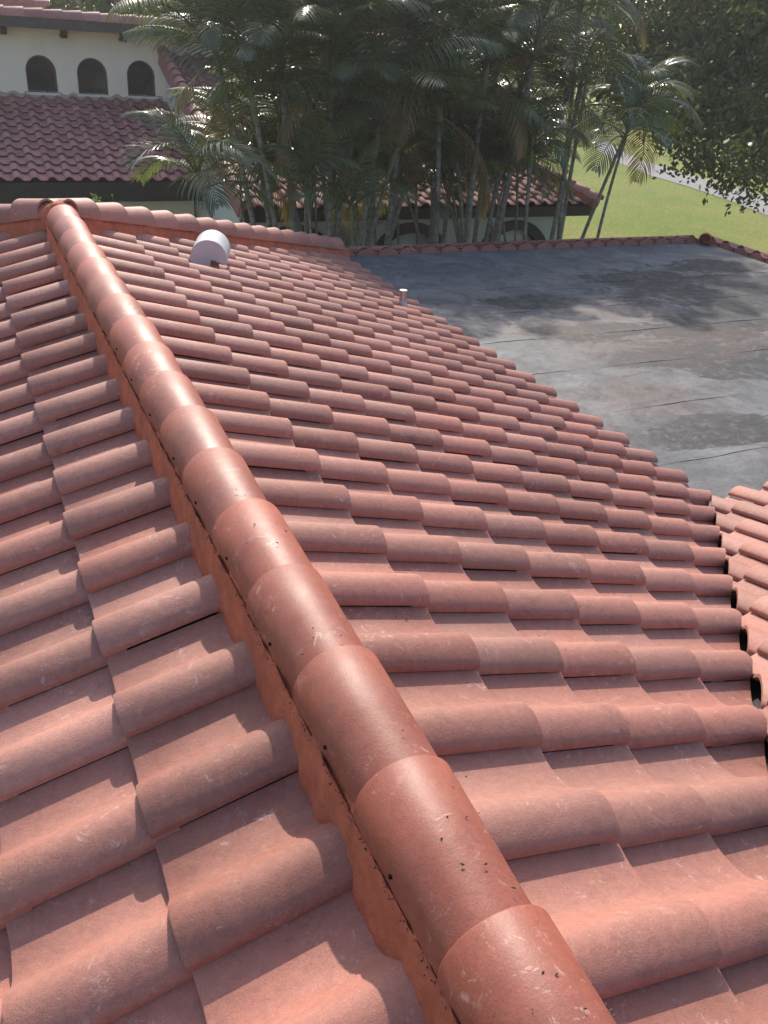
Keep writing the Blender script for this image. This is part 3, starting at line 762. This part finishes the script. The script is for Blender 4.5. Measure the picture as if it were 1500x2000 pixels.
def palm(base_px, crown_px, Y, label, nf=11, kind='green', rad=.060, dry=1, seed=0, top_stub=True, scale=1.0, pale=0):
    r = random.Random(seed*31+5)
    c = at_y(crown_px[0], crown_px[1], Y); b = at_y(base_px[0], base_px[1], Y)
    lean = (c-b)/max(.2, (c.z-b.z)); t0 = (G-b.z)
    foot = Vector((b.x+lean.x*.6*t0, Y+r.uniform(-.5, .5), G))
    root = tag(empty('palm_tree', foot), label, 'palm', 'clump of slender palms behind the flat roof')
    P0 = foot; P3 = c; P1 = foot.lerp(b, .6); pts = []
    for i in range(13):
        u = i/12; a = foot.lerp(b, u); d = b.lerp(c, u); pts.append(a.lerp(d, u) if c.z-b.z > .3 else foot.lerp(c, u))
    rad *= .78; rr = [rad*(1.25-.45*i/12) for i in range(13)]
    mb = MB(); mb.tube(pts, rr, 9); mb.obj('trunk', MT['trunk'], root)
    ax = (pts[-1]-pts[-2]).normalized(); top = c+ax*(.50*scale)
    mb = MB(); mb.tube([c-ax*.04, c+ax*.12*scale, top-ax*.1, top], [rad*.95, rad*1.2, rad*.75, rad*.4], 9); mb.obj('crownshaft', MT['shaft'], root)
    for i in range(nf+dry):
        isdry = i >= nf
        az = i*2.39996+seed*1.7+r.uniform(-.3, .3)
        lift = (1.0-1.05*(i/max(1, nf-1)))*.75 if not isdry else -.5
        ms = FR['dry'] if isdry else (FR['pale'] if r.random() < pale else FR[kind])
        me = ms[r.randrange(6)]
        p = top-ax*(.05+.28*(i/max(1, nf)))*scale
        mw = Matrix.Translation(p) @ Matrix.Rotation(az, 4, 'Z') @ Matrix.Rotation(-lift+r.uniform(-.12, .12), 4, 'Y') @ Matrix.Rotation(r.uniform(-.4, .4), 4, 'X') @ Matrix.Scale(scale*r.uniform(.85, 1.1), 4)
        o = obj('frond', me, root, mw)
        if isdry: o['label'] = 'dry brown hanging frond'
    return root
PALMS = [
 # base px (at hip/roof line), crown px, depth Y, fronds, kind, dry, radius
 ((505,460),(432,150),13.0,11,'green',1,.055,'leftmost tall palm, its fronds arching over the arched-window house'),
 ((545,470),(500,235),12.4,10,'green',1,.050,'palm with a leaning stem beside the tiled rake, second tall one from the left'),
 ((578,480),(548,120),12.8,12,'green',1,.075,'palm with the thick pale ringed trunk rising above the hip tiles'),
 ((600,480),(600,20),13.6,12,'green',1,.055,'tall palm directly behind the thick pale ringed trunk'),
 ((640,485),(648,190),12.2,11,'green',1,.055,'palm with an upright grey stem, first right of the thick ringed trunk'),
 ((655,485),(690,60),13.2,12,'green',1,.055,'tall palm whose crown hides the end of the tiled gable'),
 ((700,490),(742,240),12.0,11,'green',1,.055,'palm leaning right above the left end of the flat roof edge'),
 ((716,490),(760,-20),13.4,12,'green',0,.055,'palm reaching the top of the picture above the first dark arch'),
 ((745,490),(800,130),12.6,11,'green',2,.058,'palm with a slanting ringed stem crossing the first dark arch'),
 ((852,490),(858,250),12.0,11,'green',1,.052,'palm with an upright stem at the right side of the first arch'),
 ((840,490),(880,20),13.5,12,'green',2,.055,'tall palm with brown fronds above the middle of the flat roof'),
 ((905,490),(945,170),12.4,11,'green',2,.055,'palm with a slanting stem between the two dark arches'),
 ((930,490),(985,0),13.4,11,'green',1,.055,'tall palm standing between the two dark arches, crown cut by the picture top'),
 ((960,490),(1048,90),12.6,11,'green',2,.055,'palm with a long stem slanting across the second dark arch'),
 ((1018,490),(1036,320),12.2,8,'short',0,.040,'short palm with a thin upright stem in front of the second arch'),
 ((1075,490),(1128,200),12.6,10,'mid',1,.050,'palm leaning right beside the end of the arched wing'),
 ((1085,490),(1130,60),13.6,10,'green',2,.052,'tall palm above the right end of the arched wing roof'),
 ((1125,480),(1234,235),12.4,11,'mid',1,.042,'slender dark palm leaning right against the lawn, left one of the last pair'),
 ((1155,480),(1212,300),12.0,10,'mid',0,.036,'slender dark palm leaning right against the lawn, rightmost palm stem'),
 ((430,470),(405,400),11.2,8,'mid',0,.030,'low young palm in front of the white gable wall at the left'),
 ((610,480),(604,420),11.6,8,'short',0,.030,'low young palm behind the middle of the hip tiles'),
 ((690,490),(688,445),11.4,7,'short',0,.028,'low young palm at the bottom end of the hip'),
 ((905,490),(885,385),12.9,9,'short',0,.034,'low bushy palm filling the gap between the arches'),
 ((1000,490),(960,330),13.4,9,'short',0,.034,'low palm in front of the wing roof tiles'),
 ((588,480),(560,310),12.9,10,'green',0,.045,'palm with a low crown just left of the thick ringed trunk'),
 ((646,485),(622,270),13.3,11,'green',1,.050,'palm with a mid-height crown right behind the thick ringed trunk'),
 ((652,488),(684,300),12.7,11,'green',1,.048,'palm with a low crown above the lower end of the hip'),
 ((708,490),(762,330),12.3,10,'green',0,.045,'palm with a low dark crown above the first dark arch'),
 ((752,490),(818,280),12.9,11,'green',1,.050,'palm with a mid-height crown over the top of the first arch'),
 ((914,490),(890,300),12.7,11,'green',0,.048,'palm with a low crown over the wall between the arches'),
 ((935,490),(1000,240),13.0,10,'green',1,.050,'palm with a mid-height crown left of the slanting second-arch stem'),
 ((535,470),(470,60),14.0,12,'green',0,.055,'tall palm at the back left, crown above the red rake tiles'),
 ((595,490),(655,-40),14.2,12,'green',0,.055,'tall back-row palm whose crown is cut by the picture top above the ringed trunk'),
 ((748,490),(830,-50),14.2,12,'green',0,.055,'tall back-row palm whose crown is cut by the picture top near the middle'),
 ((862,490),(930,-60),14.4,12,'green',1,.055,'tall back-row palm whose crown is cut by the picture top right of the middle'),
 ((968,490),(1070,-40),14.4,12,'green',1,.055,'tall back-row palm whose crown is cut by the picture top above the wing end'),
 ((1090,490),(1170,10),14.6,10,'green',1,.050,'tall palm nearest the broadleaf tree, crown merging with its leaves'),
 ((600,490),(575,395),14.0,12,'green',0,.035,'bushy low palm under the crowns right of the rake tiles'),
 ((665,490),(655,400),14.1,12,'green',1,.035,'bushy low palm against the wing roof behind the hip end'),
 ((735,490),(730,390),14.0,12,'green',0,.035,'bushy low palm against the wing eave left of the first arch'),
 ((815,490),(812,372),14.1,11,'green',1,.035,'bushy low palm against the wing eave above the first arch'),
 ((905,490),(870,360),14.1,11,'green',0,.035,'bushy low palm against the wing eave between the arches'),
 ((975,490),(940,300),14.3,10,'green',0,.035,'bushy palm against the wing roof above the second arch'),
 ((620,490),(615,355),14.2,13,'green',0,.030,'low palm showing between the ringed trunk and the next upright stem'),
 ((700,490),(695,350),14.2,13,'green',1,.030,'low palm showing behind the end cap of the hip'),
 ((780,490),(775,345),14.2,13,'green',0,.030,'low palm showing right of the first slanting ringed stem'),
 ((845,490),(842,335),14.3,13,'green',0,.030,'low palm showing beside the upright stem of the first arch'),
 ((960,490),(985,345),14.2,12,'mid',0,.030,'low palm hanging over the wing eave above the second arch'),
 ((1020,490),(1040,300),14.3,12,'mid',1,.030,'low palm hanging over the right half of the wing roof'),
 ((530,480),(520,365),14.1,12,'green',0,.030,'low palm hanging over the lower end of the red rake'),
 ((905,490),(915,362),13.2,12,'green',0,.030,'low palm arching over the wing eave left of the second arch'),
 ((1010,490),(1010,372),13.2,11,'mid',1,.030,'low palm arching over the wing eave right above the second arch'),
 ((830,490),(800,400),13.0,11,'mid',0,.030,'low palm drooping in front of the first arch'),
 ((470,470),(470,330),13.9,9,'short',1,.034,'small palm in front of the tiled rake'),
]
for i, (b, c, Y, nf, kind, dry, rad, lab) in enumerate(PALMS):
    palm(b, c, Y, lab, nf, kind, rad, dry, seed=i+1, pale=.06, scale=1.0 if kind == 'green' else .95)

# ================================================================== leafy trees
def leaf_cloud(mb, centres, count, size, rs, droop=.3, clump=10):
    """clumps of folded leaf-sized faces inside overlapping blobs"""
    tot = sum(r**2 for _, r in centres)
    for c, rad in centres:
        k = int(count*rad*rad/tot/clump)
        for _ in range(k):
            d = Vector((rs.gauss(0,1), rs.gauss(0,1), rs.gauss(0,1))).normalized()*rad*(rs.random()**.45)
            q = Vector(c)+d
            tw = Vector((d.x, d.y, d.z*.4-droop*rad)).normalized()
            for m in range(clump):
                p = q+tw*(m/clump)*size*3.2+Vector((rs.gauss(0,1), rs.gauss(0,1), rs.gauss(0,1)))*size*.75
                a = Vector((rs.gauss(0,1), rs.gauss(0,1), rs.gauss(0,1)-.5)).normalized(); b = a.cross(Vector((rs.gauss(0,1), rs.gauss(0,1), rs.gauss(0,1)))).normalized()
                s = size*rs.uniform(.6, 1.15); w = s*.30
                mb.add([p-a*s*.5, p+b*w, p+a*s*.55, p-b*w], [(0,1,2,3)])
rs = random.Random(11)
def blob(px, py, D, r): return (at_depth(px, py, D), r)
cents = [blob(1290,215,17,.62), blob(1345,255,16.5,.62), blob(1330,190,17.5,.8), blob(1395,295,16,.55), blob(1455,315,15.5,.6), blob(1490,250,16.5,.9), blob(1420,225,17,.9),
         blob(1250,170,18,.65), blob(1365,120,18,1.2), blob(1450,150,17.5,1.3), blob(1280,60,19,1.3), blob(1400,20,18.5,1.5), blob(1490,50,17.5,1.5), blob(1190,110,20,1.0),
         blob(1180,30,20.5,1.3), blob(1560,260,16.5,1.3), blob(1580,100,17,1.8), blob(1650,200,17,1.8), blob(1300,-60,19,1.6), blob(1450,-90,18.5,1.8), blob(1570,-60,18,2.0), blob(1700,60,18,2.2), blob(1680,-120,19,2.2), blob(1470,330,15.4,.35), blob(1415,318,15.9,.3), blob(1345,288,16.4,.3)]
tf = at_depth(1690, 160, 18.5); foot = Vector((tf.x, tf.y, G))
tree = tag(empty('broadleaf_tree', foot), 'large dark broadleaf tree with hanging leafy branches over the lawn at the right', 'tree')
mb = MB(); leaf_cloud(mb, cents, 62000, .125, rs); mb.obj('crown', MT['leaf'], tree, False)
mb = MB(); fork = at_depth(1640, 210, 18.4)
mb.tube([foot, foot.lerp(fork, .5)+Vector((.1, .1, 0)), fork], [.34, .27, .22], 12); mb.obj('trunk', MT['bark'], tree)
for pts, r0 in (([fork, at_depth(1500,150,17.8), at_depth(1440,112,17.7), at_depth(1375,84,17.7), at_depth(1300,70,18.2), at_depth(1230,60,18.8)], .15),
                ([at_depth(1440,112,17.7), at_depth(1390,95,17.5), at_depth(1330,100,17.6), at_depth(1270,108,17.9), at_depth(1180,112,18.6)], .07),
                ([fork, at_depth(1570,240,17), at_depth(1490,270,16.4), at_depth(1420,285,16.1)], .09),
                ([fork, at_depth(1640,80,18.3), at_depth(1560,-20,18), at_depth(1480,-90,18.2)], .16)):
    mb = MB(); mb.tube(pts, [r0*(1-.75*i/(len(pts)-1)) for i in range(len(pts))], 9); mb.obj('branch', MT['bark'], tree)

# far wood closing the view: one mass
rs = random.Random(5); mb = MB(); tk = MB()
spots = []
for i in range(46):
    x = -45+i*3.6+rs.uniform(-1.2, 1.2); y = 60+rs.uniform(-3, 10)+max(0, (x-30))*.18
    spots.append((x, y, rs.uniform(9.5, 13)))
for i in range(16):
    spots.append((-20+i*2.2+rs.uniform(-.6, .6), 33+rs.uniform(-1.5, 2.5), rs.uniform(8.0, 10)))
for i in range(9): spots.append((16+i*2.6, 52+rs.uniform(-2, 3)+i*1.2, rs.uniform(8.5, 11)))
for x, y, h in spots:
    cs = []
    for _ in range(11):
        z = G+h*rs.uniform(.08, .95); rr = h*.20*rs.uniform(.8, 1.25)
        cs.append((Vector((x+rs.gauss(0, h*.13), y+rs.gauss(0, h*.12), z)), rr))
    far_ = y > 45
    leaf_cloud(mb, cs, 2200 if far_ else 2600, .60 if far_ else .34, rs, .2, 6)
    tk.tube([(x, y, G), (x+.2, y, G+h*.45), (x, y+.2, G+h*.8)], [.22, .16, .05], 6)
wood = mb.obj('woodland', MT['leaf_far'], None, False); tag(wood, 'dense far wood closing the view beyond the lawn', 'woodland', kind='stuff')
tk.obj('woodland_trunks', MT['bark'], wood)

# bright sprig growing up by the porch
sp = at_y(203, 400, 13.5); sp = Vector((sp.x, sp.y, G))
plant = tag(empty('leafy_shrub', sp), 'small bright green leafy shrub peeping over the hip near the ridge end', 'shrub')
rs = random.Random(3); mb = MB(); lf = MB()
for i in range(7):
    tip = at_y(195+rs.uniform(-12, 22), 378+rs.uniform(-4, 24), 13.5); tip.y += rs.uniform(-.3, .3)
    q = [sp+Vector((rs.uniform(-.1,.1), rs.uniform(-.1,.1), 0)), sp.lerp(tip, .6)+Vector((rs.uniform(-.1,.1), 0, 0)), tip]
    mb.tube(q, [.02, .014, .006], 5)
    for j in range(26):
        p = q[1].lerp(tip, rs.random()**.6)+Vector((rs.gauss(0,1), rs.gauss(0,1), rs.gauss(0,1)))*.05
        a = Vector((rs.gauss(0,1), rs.gauss(0,1), rs.gauss(0,1)+.6)).normalized(); b = a.cross(Vector((rs.gauss(0,1), rs.gauss(0,1), rs.gauss(0,1)))).normalized(); s = rs.uniform(.05, .10)
        lf.add([p, p+a*s*.5+b*s*.25, p+a*s, p+a*s*.5-b*s*.25], [(0,1,2,3)])
mb.obj('stem', MT['bark'], plant); lf.obj('foliage', MT['leaf_bright'], plant, False)

# dead leaves, seeds and grit lying on the tiles
rs = random.Random(9); mb = MB()
def bit(p, s):
    a = rs.uniform(0, 6.28); u = Vector((math.cos(a), math.sin(a), rs.uniform(-.3, .3)))*s; v_ = Vector((-math.sin(a), math.cos(a), rs.uniform(-.3, .3)))*s*rs.uniform(.3, .6); h = Vector((0, 0, s*.5))
    mb.add([p-u, p+v_, p+u, p-v_, p+h*.8], [(0,1,4),(1,2,4),(2,3,4),(3,0,4)])
for _ in range(90):
    y = .45+rs.random()**1.7*5; t = R_(rs.uniform(15, 150)); r = .0955
    bit(Vector((r*math.cos(t), y, RC+r*math.sin(t)-.001)), rs.uniform(.0018, .005))
for _ in range(70):
    x = rs.uniform(.25, 3.2); y = rs.uniform(max(.6, x+.2), 5.5); fr = ((x-X1)/(E_T*CA)) % 1.0
    z = -x*T3+.0-(1-fr)*.0-.0195-.020*fr*0
    n_ = round((y-1.1717-.255)/W_T); y = 1.1717+.255+W_T*n_+rs.uniform(-.015, .015)
    kk = math.ceil((x-X1)/(E_T*CA)); xl_ = X1+E_T*CA*kk
    z = -xl_*T3+(xl_-x)*math.tan(PITCH_R-TILT)-.021
    bit(Vector((x, y, z)), rs.uniform(.003, .007))
for _ in range(900):
    y = .3+rs.random()**1.6*5.2; bit(Vector((-.097+rs.gauss(0, .003), y, RC-.036+rs.gauss(0, .007))), rs.uniform(.0015, .0042))
lit = mb.obj('roof_litter', MT['wood2'], None, False); tag(lit, 'tiny dead leaves and grit scattered on the roof tiles', 'litter', kind='stuff')

# thin volume added to lift the far darks, standing in for lens glare
hz = MB(); hz.box((-260, -160, G-1), (460, 610, 11.5)); ho = hz.obj('glare_haze', MT['black'], None, False); ho['kind'] = 'stuff'
hm_ = bpy.data.materials.new('glare_haze'); hm_.use_nodes = True; nt = hm_.node_tree; nt.nodes.clear()
o_ = nt.nodes.new('ShaderNodeOutputMaterial'); v_ = nt.nodes.new('ShaderNodeVolumePrincipled')
v_.inputs['Color'].default_value = (.95, .96, 1, 1); v_.inputs['Density'].default_value = .0012; v_.inputs['Anisotropy'].default_value = .5
nt.links.new(v_.outputs[0], o_.inputs['Volume']); ho.data.materials.clear(); ho.data.materials.append(hm_)
